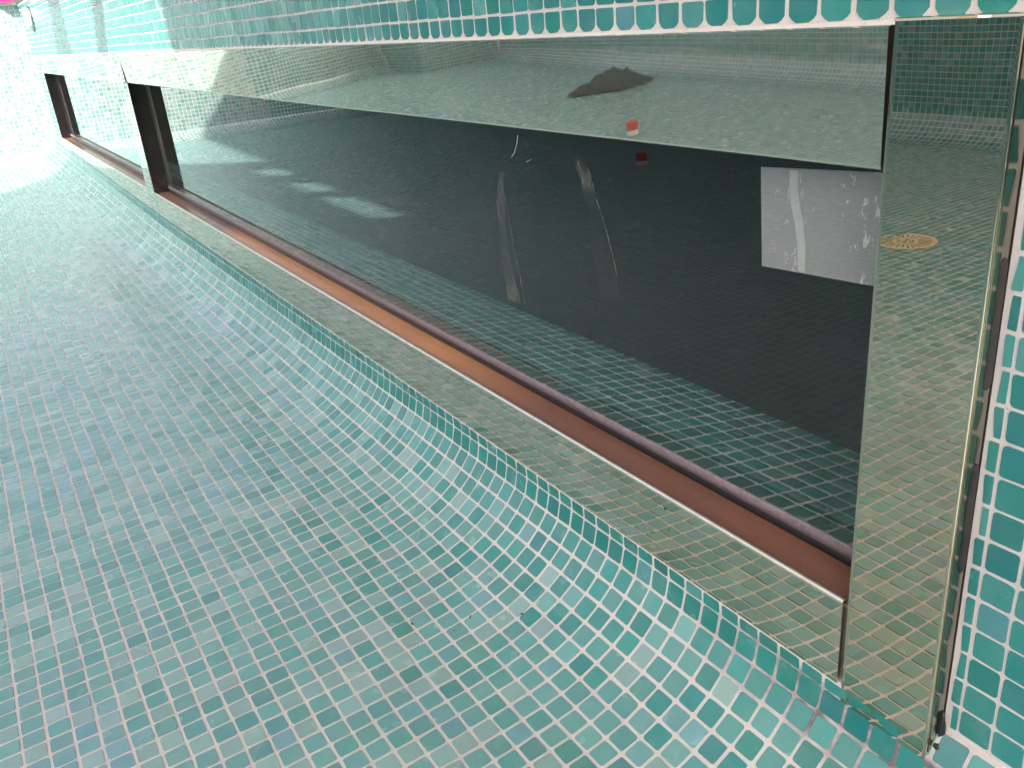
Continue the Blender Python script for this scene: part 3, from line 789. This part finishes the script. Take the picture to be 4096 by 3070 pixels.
for (xa, xb, xc, xd) in ((6.52, 6.87, 6.84, 7.19), (8.69, 9.44, 8.69, 9.76)):
    p = [to_roof(xa, YW, 0.3), to_roof(xb, YW, 0.3), to_roof(xd, YW, -0.06), to_roof(xc, YW, -0.06)]
    e0 = [p[0][0] + (p[0][0] - p[3][0]) * 1.2, p[0][1] + (p[0][1] - p[3][1]) * 1.2]; e1 = [p[1][0] + (p[1][0] - p[2][0]) * 1.2, p[1][1] + (p[1][1] - p[2][1]) * 1.2]
    f0 = [p[3][0] - (p[0][0] - p[3][0]) * 0.8, p[3][1] - (p[0][1] - p[3][1]) * 0.8]; f1 = [p[2][0] - (p[1][0] - p[2][0]) * 0.8, p[2][1] - (p[1][1] - p[2][1]) * 0.8]
    slab('shade_bar', [e0, e1, f1, f0], 0.12)  # added to throw the shade stripes on the upper wall
for x, y in ((-5.5, 10.0), (1.0, 10.0), (7.5, 10.0), (-5.7, 5.6), (7.8, 7.0)):
    box('shade_pillar', (x - 0.15, y - 0.15, 0.5), (x + 0.15, y + 0.15, ZR), shade_blocker, PLASTER)
slab('shade_panel', [(-6, 6.552), (8, 6.552), (8, 10.3), (-6, 10.3)])

# ---- a little grit lying about on the floor
V = []; F = []
for k in range(46):
    gx_ = RNG.uniform(1.0, 6.0); s_ = RNG.uniform(3.0, 12.0)
    gy_, gz_ = prof_at(s_ * PITCH); c_ = W((gx_, gy_, gz_ + rise(gx_) + 0.0015)); q_ = RNG.uniform(0.0007, 0.0019); a0 = RNG.uniform(0, 6.28); st_ = RNG.uniform(1, 3.0)
    b_ = len(V)
    for i in range(5):
        t = a0 + i * 1.2566; u_, v_ = math.cos(t) * q_ * st_, math.sin(t) * q_
        V.append((c_[0] + u_ * math.cos(a0) - v_ * math.sin(a0), c_[1] + u_ * math.sin(a0) + v_ * math.cos(a0), c_[2]))
    V.append((c_[0], c_[1], c_[2] + q_)); F += [(b_ + i, b_ + (i + 1) % 5, b_ + 5) for i in range(5)]
grit = pmesh('floor_grit', V, F, None, mat_simple('dark_grit', (0.05, 0.045, 0.04), 0.9)); grit['kind'] = 'stuff'
grit['label'] = 'dark crumbs of grit scattered over the mosaic floor'

# ---- drain grille on the floor (seen mirrored in the post)
dr = thing('floor_drain', W((2.85, 2.18, zf)), 'round cream slotted drain grille on the pool floor, mirrored in the steel post', 'drain')
dc = W((2.85, 2.18, zf)); R0 = 0.080
V = []; F = []
def ringz(r0, r1, z, n=48, a0=0, a1=2 * math.pi):
    b_ = len(V)
    for i in range(n + 1):
        t = a0 + (a1 - a0) * i / n
        V.append((dc[0] + r0 * math.cos(t), dc[1] + r0 * math.sin(t), dc[2] + z)); V.append((dc[0] + r1 * math.cos(t), dc[1] + r1 * math.sin(t), dc[2] + z))
    for i in range(n): F.append((b_ + 2 * i, b_ + 2 * i + 1, b_ + 2 * i + 3, b_ + 2 * i + 2))
ringz(0.0, R0, 0.003)
pmesh('drain_body', V, F, dr, mat_simple('drain_shadow', (0.05, 0.03, 0.02), 0.8))
V = []; F = []; ringz(R0 * 0.9, R0 * 1.06, 0.007); pmesh('grille_rim', V, F, dr, BRASS)
V = []; F = []; ringz(R0 * 0.30, R0 * 0.42, 0.007); pmesh('grille_ring', V, F, dr, BRASS)
for k in range(28):
    V = []; F = []; t = 2 * math.pi * k / 28; ringz(R0 * 0.42, R0 * 0.9, 0.007, 1, t, t + 0.12); pmesh('grille_bar', V, F, dr, BRASS)
for k in range(4):
    V = []; F = []; t = 2 * math.pi * k / 4; ringz(R0 * 0.06, R0 * 0.24, 0.007, 3, t, t + 0.9); pmesh('centre_bar', V, F, dr, BRASS)

# ---- lathe helper, spray can lying on the floor (seen mirrored)
def lathe(name, prof, origin, axis, parent, mat, n=24):
    ax_ = Vector(axis).normalized(); u_ = ax_.orthogonal().normalized(); v_ = ax_.cross(u_)
    V = []; F = []; k = len(prof)
    for i in range(n):
        t = 2 * math.pi * i / n
        for (r, h) in prof:
            q = Vector(origin) + ax_ * h + (u_ * math.cos(t) + v_ * math.sin(t)) * r
            V.append(tuple(q))
    for i in range(n):
        for j in range(k - 1):
            F.append((i * k + j, ((i + 1) % n) * k + j, ((i + 1) % n) * k + j + 1, i * k + j + 1))
    o = pmesh(name, V, F, parent, mat, True)
    o.data.set_sharp_from_angle(angle=math.radians(40))
    return o
cb = W((5.85, 2.65, -1.345)); rc = 0.027
can = thing('red_tin', tuple(cb), 'short red tin with a white foot on the pool floor, mirrored in header and glass', 'can')
axd = (0, 0, 1); oc = (cb[0], cb[1], cb[2] + 0.004)
lathe('can_base', [(0.0, 0.004), (rc * 0.8, 0.003), (rc * 0.95, 0.0), (rc * 1.03, 0.002), (rc * 1.03, 0.018), (rc, 0.020)], oc, axd, can, WHITE)
lathe('can_body', [(rc, 0.020), (rc, 0.046), (rc * 0.93, 0.052), (rc * 0.5, 0.056)], oc, axd, can, RED)
lathe('can_cap', [(rc * 0.5, 0.0565), (rc * 0.5, 0.060), (rc * 0.35, 0.063), (0.0, 0.064)], oc, axd, can, GREYM)

# ---- black cloth heap on the far floor (seen mirrored in the header)
rb = W((7.8, 3.95, -1.306))
rag = thing('black_cloth', tuple(rb), 'crumpled black cloth lying on the far pool floor, mirrored in the steel header', 'cloth')
n = 40; V = []; F = []
for i in range(n + 1):
    for j in range(13):
        u_ = i / n * 2 - 1; v_ = j / 12 * 2 - 1
        w_ = 0.13 * (1 - abs(u_) ** 1.6) * (1 + 0.5 * nz(u_, 0, 4, 3)) + 0.01
        h_ = max(0.0, (1 - v_ * v_)) * (0.042 * math.exp(-((u_ + 0.15) / 0.45) ** 2) + 0.045 * (1 - u_ * u_)) * (1 + 0.6 * nz(u_, v_, 5, 9))
        lx = u_ * 0.31; ly = v_ * w_
        V.append((rb[0] + lx * 0.10 + ly * 0.99, rb[1] - lx * 0.99 + ly * 0.10, rb[2] + 0.004 + h_))
for i in range(n):
    for j in range(12):
        F.append((i * 13 + j, (i + 1) * 13 + j, (i + 1) * 13 + j + 1, i * 13 + j + 1))
pmesh('cloth', V, F, rag, RAG, True)

# ---- round pool fitting on the sunlit wall and pink thing on the coping
fit = thing('wall_fitting', W((11.3, YW, 0.31)), 'round white plastic fitting standing out from the sunlit wall near the far corner', 'pool fitting')
fc = W((11.3, YW, 0.31))
lathe('fitting_body', [(0.055, 0.0), (0.055, 0.03), (0.048, 0.036), (0.0, 0.038)], tuple(fc), (0, 1, 0), fit, WHITE)
lathe('fitting_rim', [(0.055, 0.001), (0.072, 0.004), (0.072, 0.010), (0.055, 0.012)], tuple(fc), (0, 1, 0), fit, GREYM)
pk = thing('pink_box', W((12.42, -0.90, 0.53)), 'bright pink plastic box on the coping in the top left corner', 'box')
extrude('box_body', [(-0.985, 0.5305), (-0.80, 0.5305), (-0.79, 0.62), (-0.80, 0.66), (-0.98, 0.66), (-0.995, 0.62)], 12.36, 12.52, 'x', pk, PINK, 1)
extrude('box_foot', [(-0.96, 0.5302), (-0.83, 0.5302), (-0.83, 0.5304), (-0.96, 0.5304)], 12.355, 12.525, 'x', pk, GREYM, 1)
